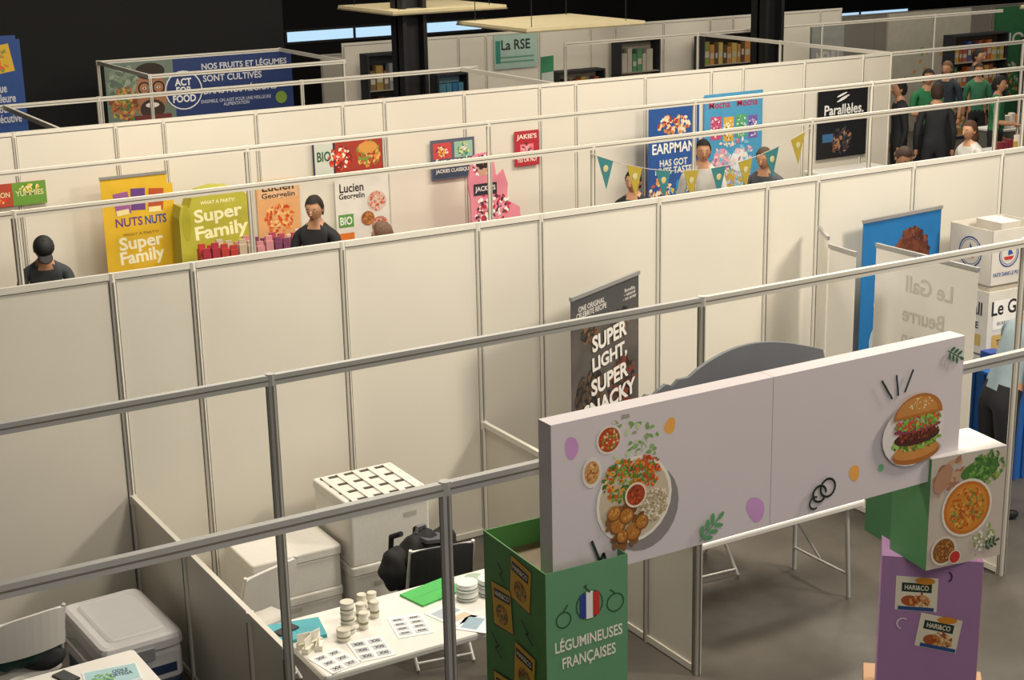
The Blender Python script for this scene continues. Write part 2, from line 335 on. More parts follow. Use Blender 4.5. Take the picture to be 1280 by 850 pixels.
# ------------------------------------------------------------------ banners in the near booths
photo=mat('#55504c',.6,0,.35,3)
e=[('r',.48,1.0,.96,1.95,photo),('r',.48,1.87,.96,.22,'#4a4a4c'),('t','ONE ORIGINAL\nCELEBRITE RECIPE',.28,1.88,.09,'#d8d4ce',.42),('t','Benefits\n- natural\n- no sugar',.83,1.87,.1,'#d8d4ce',.2)]
e+=[('food',.25,1.69,.11,['#3c342c','#6a5038','#241d18','#7a5a40'],120,.03,.6),('food',.7,1.69,.13,['#2c2622','#5a4432','#1d1a18','#8a6a50'],120,.03,.6),('food',.25,1.2,.2,['#201c1c','#4a3a30','#604834'],160,.03),('food',.7,1.2,.2,['#201c1c','#3f332c','#5c4438','#7d2c20'],160,.03),('food',.5,.7,.4,['#201c1c','#5a4436','#7a5a44'],200,.035),('food',.5,.45,.4,['#201c1c','#5a4436','#7a5a44'],180,.035)]
for i,(t,w) in enumerate((('SUPER',.50),('LIGHT,',.5),('SUPER',.54),('SNACKY',.76))): e.append(('t',t,.52,1.61-.168*i,.13,'#e8e5df',w,.06,.035))
rollup('roll_up_banner',(5.90,9.2),(6.78,9.6),2.0,'#3c3836',e)
e=[('r',.5,1.0,1.0,2.0,'#1c6fae'),('food',.62,1.72,.22,['#5a2c1c','#6c3824','#43201a','#7c4630'],220,.04),('d',.6,1.48,.17,'#b98266',.21),('food',.6,1.72,.14,['#5a2c1c','#6c3824'],60,.05),('d',.3,1.35,.14,'#d9d2ca',.1,.4),('d',.25,1.25,.07,'#b98266',.09),('d',.54,1.52,.02,'#2a1a14'),('d',.68,1.5,.02,'#2a1a14'),('d',.62,1.4,.06,'#f2e6e0',.03),('d',.45,1.0,.33,'#a8bbc8',.26,.2),('food',.4,.95,.2,['#8fa4b4','#b9c8d2'],60,.03),('t',"T'as",.4,.66,.16,'#f2f6fa',.34),('t','le goût',.5,.44,.14,'#f2f6fa',.5)]
rollup('roll_up_banner',(9.2,9.72),(10.2,9.8),2.08,'#1c6fae',e)
sheer=mat('#e2dfd8',.6,0,.01)
e=[('t','Le Gall',.6,1.75,.14,'#c4c0b6',-.5),('t','Beurre',.55,1.5,.13,'#c4c0b6',-.45),('t','Breton',.55,1.3,.13,'#c4c0b6',-.45),('t','TRADITION',.55,1.12,.07,'#c4c0b6',-.4)]
rollup('roll_up_banner',(8.92,9.26),(8.93,8.17),2.0,sheer,e)
rollup('roll_up_banner',(8.74,9.76),(8.53,9.41),2.08,sheer,[])
rollup('roll_up_banner',(8.53,9.39),(8.50,9.05),2.02,sheer,[])
mb=MB()
cw=mat('#dcd7cd',.55)
mb.box(0,.62,0,.5,.9,1.46,cw); mb.box(0,.62,0,.5,0,.88,cw)
for a in ((0,.62,0,.006),(0,.62,.494,.5),(0,.006,0,.5),(.614,.62,0,.5)): mb.box(a[0],a[1],a[2],a[3],1.52,2.0,cw)
mb.box(.03,.59,.03,.47,1.42,1.55,mat('#c9c0b0'))
mb.box(.2,.42,.1,.4,1.52,2.03,mat('#cfc9be'))
draw(mb,[('arc',.2,1.78,.11,0,360,'#2c4f9a',.012),('arc',.2,1.78,.09,0,360,'#2c4f9a',.005),('p',[(.14,1.76),(.26,1.76),(.24,1.73),(.16,1.73)],'#c9362c'),('p',[(.19,1.77),(.19,1.86),(.25,1.78)],'#2c4f9a'),
 ('t','FAITE DANS LE PORT',.2,1.61,.035,'#2c4f9a',.34),('r',.31,1.25,.5,.26,'#f4f1ea'),('t','Le Gall',.25,1.31,.13,'#26262c',.42),('t','BEURRE BIO & TRADITION',.31,1.17,.03,'#555560',.4),('r',.31,1.0,.5,.14,'#c9a860'),('t','TRADITION',.31,1.0,.05,'#3a3a40',.4),('r',.31,.5,.6,.4,'#2c4f9a')],.001,frame((0,0,0),0))
draw(mb,[('arc',.25,1.78,.13,0,360,'#2c4f9a',.012),('arc',.25,1.78,.11,0,360,'#2c4f9a',.005),('p',[(.19,1.76),(.31,1.76),(.29,1.73),(.21,1.73)],'#c9362c'),('p',[(.24,1.77),(.24,1.86),(.3,1.78)],'#2c4f9a'),('t','Le Gall',.25,1.3,.12,'#26262c',.36),('t','BEURRE',.25,1.15,.06,'#26262c',.3),('r',.25,1.02,.36,.1,'#c9a860')],.001,frame((0,.5,0),-90))
mb.build('carton_display_tower',TR(10.12,9.12,0,-2))
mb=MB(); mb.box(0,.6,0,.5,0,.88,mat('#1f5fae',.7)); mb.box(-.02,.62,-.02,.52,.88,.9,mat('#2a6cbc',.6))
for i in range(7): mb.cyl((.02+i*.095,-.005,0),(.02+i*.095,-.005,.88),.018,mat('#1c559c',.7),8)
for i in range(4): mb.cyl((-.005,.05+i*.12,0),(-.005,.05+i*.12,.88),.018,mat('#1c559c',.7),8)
for i in range(3): mb.box(.1,.24,.05+.15*i,.17+.15*i,.9,1.02,mat(['#e6e1d8','#d9b04a','#2c4f9a'][i]))
mb.build('draped_counter_table',TR(9.75,8.52,0,-6))
# ------------------------------------------------------------------ furniture
def table(name,x0,x1,y0,y1,z,rz=0):
    mb=MB(); w=x1-x0;d=y1-y0; tl=mat('#c9c9c8',.35,.3)
    mb.rbox(-w/2,w/2,-d/2,d/2,z-.045,z,mat('#dedbd6',.4,0,.02),.03)
    for sx in(-1,1):
        for sy in(-1,1):
            mb.tube([(sx*(w/2-.1),sy*(d/2-.09),z-.045),(sx*(w/2-.07),sy*(d/2-.07),.0)],.016,tl)
        mb.cyl((sx*(w/2-.085),-(d/2-.08),.18),(sx*(w/2-.085),(d/2-.08),.18),.01,tl)
        mb.cyl((sx*(w/2-.09),0,.2),(sx*(w/2-.42),0,z-.05),.009,tl)
        mb.cyl((sx*(w/2-.1),-(d/2-.09),z-.06),(sx*(w/2-.1),(d/2-.09),z-.06),.012,tl)
    return mb.build(name,TR((x0+x1)/2,(y0+y1)/2,0,rz))
def chair(name,x,y,rz,seat=None,fold=None):
    mb=MB(); pm=seat or mat('#e0ddd8',.4,0,.02); tl=mat('#d4d3d0',.35,.2)
    mb.rbox(-.2,.2,-.2,.2,.43,.455,pm,.05)
    N=8
    for i in range(N):
        a0=-1+2*i/N;a1=-1+2*(i+1)/N
        def P(a,z): return (a*.21,.245-.035*(a*a)+ (z-.6)*.18,z)
        q=[P(a0,.60),P(a1,.60),P(a1,.87-.03*abs(a1)**3),P(a0,.87-.03*abs(a0)**3)]
        vs=q+[(p[0],p[1]+.014,p[2]) for p in q]
        mb.add(vs,[(0,1,2,3),(7,6,5,4),(3,2,6,7),(0,4,5,1),(1,5,6,2),(0,3,7,4)],pm)
    for sx in(-1,1):
        mb.tube([(sx*.215,-.22,.012),(sx*.215,.13,.46),(sx*.21,.26,.86)],.012,tl)
        mb.tube([(sx*.19,.26,.012),(sx*.19,-.16,.44)],.012,tl)
    mb.cyl((-.19,.23,.05),(.19,.23,.05),.009,tl); mb.cyl((-.215,-.18,.06),(.215,-.18,.06),.009,tl); mb.cyl((-.21,.25,.84),(.21,.25,.84),.011,tl)
    return mb.build(name,TR(x,y,0,rz))
table('folding_table',2.98,4.55,7.18,7.95,.75)
table('folding_table',5.70,7.22,7.48,8.2,.75)
table('folding_table',1.35,2.22,7.2,8.08,.75,2)
chair('folding_chair',6.55,8.52,175)
chair('folding_chair',3.12,8.72,200)
chair('folding_chair',1.72,8.88,190)
chair('folding_chair',4.30,8.44,170,mat('#2a2a2c',.5))
PS=mat('#e4e1da',.8,0,.03,40)
def psbox(mb,x0,x1,y0,y1,z0,z1,ribs=True):
    mb.rbox(x0,x1,y0,y1,z0,z1-.07,PS,.02); mb.rbox(x0-.008,x1+.008,y0-.008,y1+.008,z1-.068,z1,PS,.025)
    if ribs:
        for i in range(4):
            y=y0+.06+(y1-y0-.12)*i/3; mb.box(x0+.03,x1-.03,y-.014,y+.014,z1,z1+.006,mat('#4a463c'))
        for i in range(5):
            x=x0+.06+(x1-x0-.12)*i/4; mb.box(x-.022,x+.022,y0+.03,y1-.03,z1+.002,z1+.01,PS)
mb=MB(); psbox(mb,4.0,4.60,9.02,9.62,0,.45,False); psbox(mb,4.0,4.60,9.02,9.62,.452,.91)
draw(mb,[('r',4.2,.3,.1,.03,'#bdb9b0'),('r',4.45,.75,.1,.03,'#bdb9b0')],.0005,frame((0,9.019,0),0)); mb.build('polystyrene_box_stack')
mb=MB(); psbox(mb,3.32,3.96,9.12,9.66,0,.3,False); psbox(mb,3.32,3.96,9.12,9.66,.302,.6,False)
draw(mb,[('r',3.6,.2,.1,.03,'#bdb9b0')],.0005,frame((0,9.11,0),0)); mb.build('polystyrene_box_stack')
mb=MB(); cwm=mat('#dddcde',.4,0,.02); nb=mat('#2a3c60',.45)
mb.rbox(-.25,.25,-.39,.39,.02,.2,nb,.05); mb.rbox(-.255,.255,-.395,.395,.19,.4,cwm,.06); mb.rbox(-.265,.265,-.405,.405,.4,.5,cwm,.07); mb.rbox(-.19,.19,-.32,.32,.49,.51,cwm,.05)
mb.box(-.06,.06,-.42,-.4,.36,.44,mat('#9a9aa0')); mb.box(.02,.2,-.399,-.394,.24,.3,nb)
for sx in(-1,1): mb.tube([(sx*.27,-.2,.34),(sx*.3,-.2,.36),(sx*.3,.2,.36),(sx*.27,.2,.34)],.012,mat('#b8b8bc'))
for a in(-.2,.2):
    for b in(-.33,.33): mb.cyl((a,b,0),(a,b,.03),.03,BLK)
mb.build('cool_box',TR(2.4,9.05,0,3))
mb=MB(); bk=mat('#18181b',.75,0,.3,12)
def wav(k,ph=0): return lambda q:(q[0]*(1+.12*math.sin(q[2]*7+ph)),q[1]*(1+.12*math.cos(q[0]*9+ph)),q[2]*(1+.06*math.sin(q[0]*k)))
mb.ell((0,.0,.0),(.2,.13,.2),bk,24,16,fn=wav(8)); mb.ell((0,-.1,-.06),(.15,.08,.13),bk,20,12,fn=wav(6,1)); mb.ell((-.2,.02,-.02),(.12,.1,.15),bk,18,12,fn=wav(9,2)); mb.ell((.2,.05,.0),(.13,.09,.15),bk,18,12,fn=wav(7,3))
for sx in(-1,1): mb.tube([(sx*.09,.1,.17),(sx*.1,.2,.12),(sx*.1,.22,-.04),(sx*.09,.14,-.16)],.018,bk)
mb.tube([(-.04,.0,.19),(-.03,0,.23),(.03,0,.23),(.04,0,.19)],.01,mat('#77777c',.5)); mb.box(-.1,.1,-.185,-.18,-.04,-.02,mat('#6a6a70')); mb.box(-.08,.12,-.12,.02,.14,.165,mat('#55565c',.7),Matrix.Rotation(.2,4,'Y'))
mb.build('black_backpack',TR(4.28,8.52,.64,10))
mb=MB(); tg=mat('#1d4038',.8,0,.3,8)
mb.ell((0,0,.56),(.2,.14,.1),tg,24,14,fn=lambda q:(q[0]*(1+.15*math.sin(q[1]*8)),q[1]*(1+.15*math.sin(q[0]*7)),q[2]*(1+.2*math.sin(q[0]*6)))); mb.ell((.12,-.08,.5),(.13,.1,.08),mat('#23262a',.8)); mb.ell((-.12,.03,.6),(.1,.09,.07),mat('#2d6a5a',.8))
mb.build('folded_green_coat',TR(1.72,8.82,0,15))
T=.75
def sheet(name,x,y,w,h,rz,col,els,th=.003,z=T):
    mb=MB(); mb.box(-w/2,w/2,-h/2,h/2,0,th,col); draw(mb,els,th,dz=.0003); return mb.build(name,TR(x,y,z+.0005,rz))
sheet('printed_sheet',3.34,7.34,.21,.26,-8,'#efeeec',[('r',-.05+.1*(i%2),.08-.08*(i//2),.08,.055,'#b9bcc2') for i in range(6)]+[('t','XXI',-.05+.1*(i%2),.08-.08*(i//2),.03,'#2c2c30',.05) for i in range(6)])
sheet('printed_sheet',3.11,7.32,.2,.24,10,'#efeeec',[('r',-.045+.09*(i%2),.075-.08*(i//2),.07,.05,'#c4c6ca') for i in range(6)]+[('t','XV',-.045+.09*(i%2),.075-.08*(i//2),.03,'#2c2c30',.05) for i in range(6)])
sheet('printed_sheet',3.66,7.48,.21,.28,-12,'#f0efed',[('r',-.05+.1*(i%2),.09-.06*(i//2),.08,.04,'#c4c6ca') for i in range(8)]+[('t','IIX',-.05+.1*(i%2),.09-.06*(i//2),.02,'#2c2c30',.05) for i in range(8)])
sheet('printed_sheet',3.93,7.47,.2,.26,15,'#eceae6',[('r',0,.05,.16,.1,'#a9b4c0'),('r',0,-.06,.16,.06,'#c9b8a0')])
sheet('printed_sheet',4.0,7.28,.2,.2,40,'#e6e8ea',[('r',0,.03,.15,.1,'#90a8b8')])
sheet('green_folder',3.98,7.8,.34,.22,12,'#3fae4e',[('r',0,0,.3,.004,'#2f8a3c')],.012)
sheet('teal_folder',3.06,7.76,.32,.24,-12,'#3f9fae',[('r',0,0,.004,.2,'#2f7f8c')],.02)
mb=MB(); mb.rbox(-.075,.075,-.038,.038,0,.009,BLK,.012); mb.box(-.065,.065,-.031,.031,.009,.0095,mat('#2a3038',.15)); mb.build('smartphone',TR(3.01,7.78,T+.0215,20))
sheet('product_brochure',2.0,7.83,.3,.21,-8,'#dfe6e4',[('r',0,0,.28,.19,'#9fc4cc'),('food',-.05,-.02,.06,['#6aa05a','#8abf6a','#3f7f6a'],60,.012),('t','ODILE\nORTEGA',.05,.02,.08,'#1f3f5a',.12)])
sheet('smartphone',1.78,7.95,.08,.15,20,'#141416',[('r',0,0,.07,.13,'#20252c')],.009)
mb=MB()
def jar(mb,x,y,z,r,h,lid='#d8d4c8',lab='#efece4',band='#3a3a3a'):
    mb.lathe(x,y,[(r*.9,z),(r,z+.004),(r,z+h*.86),(r*.94,z+h*.88)],lab); mb.lathe(x,y,[(r*1.03,z+h*.86),(r*1.03,z+h*.98),(r*.95,z+h)],lid); mb.lathe(x,y,[(r*1.005,z+h*.3),(r*1.005,z+h*.45)],band)
for i,(x,y,h,st) in enumerate([(3.32,7.60,.065,3),(3.42,7.60,.1,1),(3.38,7.72,.09,1),(3.45,7.70,.11,1),(3.50,7.79,.12,1),(3.54,7.70,.1,1),(3.58,7.82,.1,1),(3.26,7.53,.07,1)]):
    for k in range(st): jar(mb,x,y,T+.001+k*h,.04 if h<.08 else .028,h,'#cfcabc','#e4e0d2','#8a8a6a')
mb.build('sample_jars')
mb=MB()
for k in range(2): 
    jar(mb,4.12,7.62,T+.001+k*.055,.065,.053,'#dfe0dc','#ececea','#6a8a6a'); jar(mb,4.26,7.60,T+.001+k*.055,.065,.053,'#dfe0dc','#ececea','#4a6a4a')
jar(mb,4.25,7.76,T+.001,.06,.053,'#9fb0a0','#d0d6d0','#4a6a4a')
mb.build('plastic_tubs')
mb=MB()
for i in range(4):
    Mx=TR(3.03+.07*(i%2),7.57-.06*(i//2),T+.001,20*i); mb.box(-.04,.04,-.02,.02,.0,.03,'#e6e2d4',Mx); mb.box(-.04,.04,-.002,.002,.03,.085,'#efece0',Mx)
mb.build('table_card_holders')
# ------------------------------------------------------------------ posters on the back wall
yw=YW0-.045
poster('candy_poster',3.48,yw,1.71,.70,.25,'#b5362a',[('r',.52,.125,.36,.25,'#6a9a38'),('r',.17,.125,.34,.25,'#b5452c'),('t','BONBON',.17,.13,.06,'#e6d8a0',.28),('t','YUMMIES',.52,.13,.06,'#e6d8a0',.3),('food',.17,.07,.08,['#e8a02c','#d93a2c','#f0d060'],30,.02,.4),('food',.52,.19,.1,['#e8c02c','#4a8a2c','#f0e0a0'],30,.02,.3)])
YL='#dfb52a'
e=[('r',.4,.9,.8,1.9,YL),('t','Super',.4,1.22,.19,'#fbf3cf',.5,.05,.03),('t','Family',.4,1.06,.19,'#fbf3cf',.5,.05,.03),('t','WHAT A PARTY!',.4,1.33,.03,'#8a6a1c',.4),('t','NUTS',.28,1.47,.1,'#6d3a80',.3),('t','NUTS',.58,1.47,.1,'#2f4a9a',.24),('t','BRETZELS',.4,.84,.1,'#7a2a20',.6),
 ('r',.22,1.68,.17,.24,'#a0609a',.1),('r',.4,1.71,.16,.24,'#6a4288',-.05),('r',.6,1.69,.17,.24,'#b9522f',-.1),('r',.22,1.58,.14,.06,'#f0e0a0',.1),('r',.58,1.58,.14,.06,'#f0e0a0'),('food',.4,.6,.25,['#c9862c','#a9601c','#e0a84a'],80,.035)]
rollup('roll_up_banner',(4.64,16.6),(5.38,16.6),1.97,YL,e)
mb=MB(); OL=mat('#b5b03a',.6); P=[(0,0),(0,.55),(.03,.68),(.12,.66),(.16,.76),(.28,.83),(.45,.86),(.62,.84),(.75,.78),(.84,.7),(.86,.55),(.86,0)]; n=len(P)
mb.add([(a,b,0) for a,b in P]+[(a,b,-.25) for a,b in P],[tuple(range(n)),tuple(range(2*n-1,n-1,-1))]+[(i,n+i,n+(i+1)%n,(i+1)%n) for i in range(n)],OL)
draw(mb,[('t','Super',.45,.55,.19,'#f8f3c0',.56,.06,.03),('t','Family',.48,.36,.2,'#f8f3c0',.62,.06,.03),('t','WHAT A PARTY!',.45,.7,.04,'#f8f3c0',.4),('d',.08,.5,.05,'#a9a52c',.2)],.001)
mb.box(0,.86,-.95,0,-.25,0,mat('#a9a335'))
mb.build('rounded_display_stand',frame((5.37,16.25,.962),0))
poster('orange_poster',6.60,yw,.95,.54,.72,'#e0a872',[('r',.27,.6,.5,.2,'#e4b890'),('t','Lucien',.27,.64,.1,'#3a2418',.4),('t','Georgelin',.27,.53,.08,'#3a2418',.42),('food',.27,.25,.18,['#d9602c','#e88a3c','#c9441c','#f2c07a'],110,.025)])
poster('food_poster',7.34,yw,1.64,.92,.45,'#3c2a40',[('r',.14,.22,.24,.42,'#cfd4c8'),('r',.6,.22,.62,.44,'#a83a2a'),('food',.35,.2,.14,['#c9301c','#e85a2c','#8a1c14','#f2e8dc'],90,.028),('food',.72,.22,.16,['#d98a3a','#e8b060','#7a9a3c','#b5481d'],120,.028),('t','BIO',.14,.24,.12,'#2c5a3a',.18),('d',.72,.3,.13,'#d99a4a',.07)])
poster('food_poster',7.6,yw,.65,.72,.94,'#e4e0d8',[('t','Lucien',.22,.82,.11,'#2a2420',.32),('t','Georgelin',.22,.71,.09,'#2a2420',.34),('r',.13,.42,.2,.16,'#5f9a4a'),('t','BIO',.13,.42,.1,'#f4f4ee',.16),('r',.13,.2,.2,.14,'#e07a2c'),('d',.55,.62,.13,'#d4c4b4'),('food',.55,.62,.11,['#c94a3c','#d8907a','#e2c8b8'],90,.02),('d',.42,.42,.09,'#a8683a'),('food',.42,.42,.07,['#c98a4a','#8a5028'],40,.018),('d',.58,.32,.11,'#c98a7a'),('food',.58,.32,.1,['#c9604c','#e2b8a0'],70,.02)])
poster('snack_poster',8.92,yw,1.43,.62,.5,'#5a5f70',[('r',.16,.36,.26,.2,'#c94a4a'),('r',.46,.36,.26,.2,'#9ac0a8'),('r',.31,.1,.58,.16,'#3c4a60'),('t','JACKIES CLASSIQUE',.31,.1,.06,'#f0ece4',.5),('t','fun snack',.31,.23,.07,'#f0ece4',.5),('food',.16,.36,.08,['#e8b04a','#8a2c2c','#f2e0d0'],40,.018),('food',.46,.36,.08,['#e8e04a','#2c8a6c','#f2e0d0'],40,.018)])
poster('red_poster',10.13,yw,1.48,.36,.45,'#b52c38',[('t',"JAKIE'S",.18,.37,.08,'#f6e9dc',.3),('r',.18,.22,.2,.12,'#e87a8a'),('t','YES OR NO?',.18,.08,.06,'#f6e9dc',.3),('food',.18,.22,.07,['#f2b0b8','#5a2a2c'],30,.02)])
mb=MB(); pk=mat('#e38a9c',.6)
P=[(0,0),(.0,.35),(-.03,.55),(.0,.72),(.03,.86),(.1,.9),(.3,.92),(.34,.75),(.36,.6),(.46,.68),(.52,.5),(.5,.3),(.68,.2),(.7,0)]; n=len(P)
mb.add([(a,b,0) for a,b in P]+[(a,b,-.03) for a,b in P],[tuple(range(n)),tuple(range(2*n-1,n-1,-1))]+[(i,n+i,n+(i+1)%n,(i+1)%n) for i in range(n)],pk)
draw(mb,[('food',.16,.76,.12,['#c93a5a','#f2c8d0','#3a2a30','#f6f0f0'],90,.02),('d',.17,.72,.07,'#c99a86',.09),('food',.17,.8,.07,['#3a2420','#2a1a18'],40,.03),('food',.3,.2,.24,['#c92f4a','#f2a8b8','#5a2a3c','#f4efe8'],130,.028),('r',.2,.47,.32,.14,'#2c2a38'),('t',"JACKIE'S",.2,.47,.08,'#f6e9ec',.28)],.001)
mb.box(0,.7,-.95,0,-.3,-.035,mat('#d84f6a')); mb.build('cutout_product_display',frame((8.98,16.2,.962),0))
def counter(name,x0,x1,y0,y1,h,col):
    mb=MB(); mb.box(x0,x1,y0,y1,0,h-.03,col); mb.box(x0-.02,x1+.02,y0-.02,y1+.02,h-.03,h,WH); 
    for i in range(int((x1-x0)/.5)+1): mb.box(min(x0+i*.5,x1-.02),min(x0+i*.5+.02,x1),y0-.006,y0,0,h-.03,FRW)
    return mb.build(name)
counter('display_counter',5.35,7.0,15.6,16.0,.93,WH)
mb=MB(); pc=['#a52f42','#b83c34','#c9b8a0','#c98a90','#7a3f60','#b0485a','#d8c8b8','#b83c34']
for i in range(15):
    for j in range(2):
        x=5.42+i*.102; y=15.68+j*.14; h=.34+.05*((i*5+j)%3)/2; c=pc[(i//2+j)%8]
        mb.box(x,x+.085,y,y+.07,.932,.932+h*.86,c); mb.box(x+.012,x+.073,y-.002,y,.99,1.1,'#e8dccb'); mb.box(x+.006,x+.079,y+.02,y+.05,.932+h*.86,.932+h,c); mb.box(x+.02,x+.065,y-.003,y,1.13,1.16,'#f0e2a0')
mb.build('snack_packets')
counter('display_counter',9.9,10.9,15.5,15.9,.93,WH)
mb=MB()
for i in range(8): mb.box(9.95+i*.11,10.03+i*.11,15.6,15.68,.932,1.08,['#e8839a','#f2c0c8','#c93a5a'][i%3]); mb.box(9.965+i*.11,10.015+i*.11,15.62,15.66,1.08,1.1,'#f2e8e0')
mb.build('snack_packets')
counter('display_counter',12.4,14.0,16.0,16.45,.93,mat('#3f6f9f'))
counter('display_counter',14.75,15.95,16.2,16.8,.98,WH)
BLU='#2a5498'
rollup('roll_up_banner',(11.95,16.7),(12.78,16.7),2.12,BLU,[('r',.41,1.0,.82,2.0,BLU),('food',.41,1.85,.25,['#e8c9a0','#c98a4a','#f0e0c8','#a83a2c'],90,.035,.5),('t','EARPMAN',.41,1.55,.14,'#f2f0e6',.7),('t','HAS GOT\nNUTS TASTE',.41,1.3,.2,'#e8e4d4',.6),('food',.2,.95,.2,['#e8a04a','#c9602c','#f0e0c8'],90,.03),('food',.55,.85,.25,['#2c8ac0','#d8b04a','#e0e0e0'],90,.035),('food',.4,.3,.3,['#2c8ac0','#e8c04a','#f0f0f0'],90,.04)])
poster('blue_poster',13.16,yw,.6,1.02,1.55,'#4f9cc8',[('t','Mocha   Mocha',.5,1.4,.1,'#b52f4a',.85),('d',.5,.2,.5,'#a8cfe0',.25),('r',.2,1.08,.18,.32,'#c9507a'),('r',.42,1.05,.18,.34,'#d8ac44'),('r',.64,1.08,.18,.32,'#5aa878'),('r',.85,1.05,.16,.32,'#7a62a8'),('food',.2,1.08,.09,['#e8a0b8','#8a2c4a','#f4f4f4'],40,.018,1.6),('food',.42,1.05,.09,['#f4e4b0','#8a5a2a','#f4f4f4'],40,.018,1.6),('food',.64,1.08,.09,['#b0d8b8','#2a6a4a','#f4f4f4'],40,.018,1.6),('food',.85,1.05,.08,['#c8b8e0','#4a3a7a','#f4f4f4'],40,.018,1.6),('d',.3,.65,.14,'#e0a0b8'),('d',.62,.6,.16,'#e4e8f0'),('food',.5,.6,.35,['#e6c0cc','#efe4d0','#7ac0dc','#c8708a'],130,.035),('food',.5,.25,.24,['#c8dce6','#d8b04a'],60,.04)])
poster('black_poster',15.2,yw,1.05,.95,1.05,'#16181b',[('t','Parallèles.',.5,.70,.15,'#f2f2f0',.75),('d',.45,.91,.1,'#f2f2f0',.015,.3),('d',.5,.87,.1,'#f2f2f0',.015,.3),('d',.45,.84,.1,'#f2f2f0',.015,.3),('food',.45,.25,.2,['#6a4a3a','#2c3a4a','#a97a5c','#4a2f2c'],90,.035),('r',.2,.3,.2,.12,'#3a6a9a')])
e=[('r',2.10,.46,2.0,.92,'#22386f'),('r',.55,.46,1.1,.92,'#6f7f72'),('food',.3,.6,.25,['#7f907a','#98a590','#5f7060'],60,.07),('food',.3,.28,.25,['#a86a3c','#b9763c','#4a7a3a','#8a3a24','#d0a04a'],160,.04),
 ('d',.72,.42,.25,'#a87456',.38),('d',.72,.76,.24,'#2e221a',.13),('d',.72,.17,.20,'#3c2a20',.15),('arc',.61,.5,.09,0,360,'#1e1410',.022),('arc',.84,.5,.09,0,360,'#1e1410',.022),('d',.61,.5,.03,'#f0ece6',.018),('d',.84,.5,.03,'#f0ece6',.018),('d',.61,.5,.014,'#1e1410'),('d',.84,.5,.014,'#1e1410'),('l',[(.70,.5),(.76,.5)],'#1e1410',.02),('d',.73,.36,.045,'#96623f',.06),('d',.72,.23,.11,'#f2e8e0',.04),('r',.72,.04,.6,.08,'#6f2f2c'),
 ('d',1.25,.42,.31,'#e6e8ee'),('d',1.25,.42,.29,'#22386f'),('t','ACT\nFOR\nFOOD',1.25,.42,.38,'#f4f4f6',.38,0,.03),
 ('t','NOS FRUITS ET LÉGUMES',2.30,.78,.12,'#d8dae4',1.46),('t','SONT CULTIVÉS',2.08,.59,.13,'#d8dae4',1.0),('t','DANS NOS RÉGIONS',2.2,.39,.13,'#d8dae4',1.25),('t','ENSEMBLE, ON AGIT POUR UNE MEILLEURE\nALIMENTATION',2.12,.18,.12,'#b9bfd8',1.2),('d',2.9,.18,.1,'#7a9a3c')]
poster('wide_wall_banner',7.0,YWM-.08,1.53,3.12,.92,'#22386f',e)
e=[('r',.5,1.4,1.0,2.8,'#1b468c'),('r',.68,2.55,.4,.35,'#e0b42c',.15),('food',.68,2.55,.15,['#c9862c','#e85a2c','#7a9a3c'],40,.04),('t','élue\nmeilleure\npour\nconsécutive',.7,2.0,.5,'#d2d4d8',.45),('r',.75,1.3,.35,.35,'#b93a3a'),('r',.55,1.3,.12,.35,'#2c4fa0'),('t','LA N°1',.5,.4,.15,'#f2f4f8',.6)]
poster('blue_info_panel',3.90,20.6,.40,.95,2.85,'#1b468c',e)
poster('rse_sign',14.0,YWM-.04,1.85,.9,.6,'#a8c4b8',[('t','La RSE',.45,.42,.18,'#26302c',.6),('r',.45,.2,.75,.03,'#6a9a88'),('r',.45,.12,.75,.03,'#6a9a88'),('r',.08,.3,.1,.4,'#3a8a7a')])
def shelf(name,x,y,w,h,pal,rows=4,back='#2a2a2e'):
    mb=MB(); mb.box(0,w,0,.3,0,.06,DK); mb.box(0,.03,0,.3,.06,h,DK); mb.box(w-.03,w,0,.3,.06,h,DK); mb.box(.03,w-.03,.28,.3,.06,h,back)
    rr=random.Random(int(x*10))
    for r in range(rows):
        z=.06+(h-.1)*r/rows; mb.box(.03,w-.03,0,.28,z,z+.02,mat('#8a8478'))
        xx=.06
        while xx<w-.16:
            b=rr.uniform(.07,.14); q=rr.uniform(.55,.85)*(h/rows); mb.box(xx,xx+b,.05,.2,z+.02,z+q,rr.choice(pal)); mb.box(xx+.01,xx+b-.01,.048,.05,z+q*.35,z+q*.6,'#a8a294'); xx+=b+.015
    mb.box(.0,w,0,.3,h,h+.03,DK)
    return mb.build(name,TR(x,y,0))
shelf('product_shelf',11.3,23.8,.9,2.3,['#2c3a4a','#6a523a','#8a7038','#70787f','#4a2f2c'])
shelf('product_shelf',12.5,23.6,.6,1.9,['#4a809a','#a9b8c0','#2c6a9a'],back='#7fa0b0')
shelf('product_shelf',15.0,23.7,1.0,1.75,['#8a4a3a','#a5582c','#5a2f2c','#a9843a'],back='#a9a294')
shelf('product_shelf',16.4,23.8,.9,2.2,['#a9a294','#a83a2a','#4a7a5a'],back='#a9a294')
shelf('product_shelf',18.3,23.8,1.3,2.2,['#a8743a','#4a3a2c','#707a3a','#b09a50'],back='#4a4038')
poster('green_poster',12.9,20.9,.9,.32,1.5,'#4fa87a',[('r',.16,1.0,.3,.5,'#e8f0ea'),('t','BIO',.16,1.0,.12,'#2c6a4a',.22)],20)
counter('display_counter',16.9,19.6,22.6,23.2,1.05,mat('#3a3a3c'))
mb=MB()
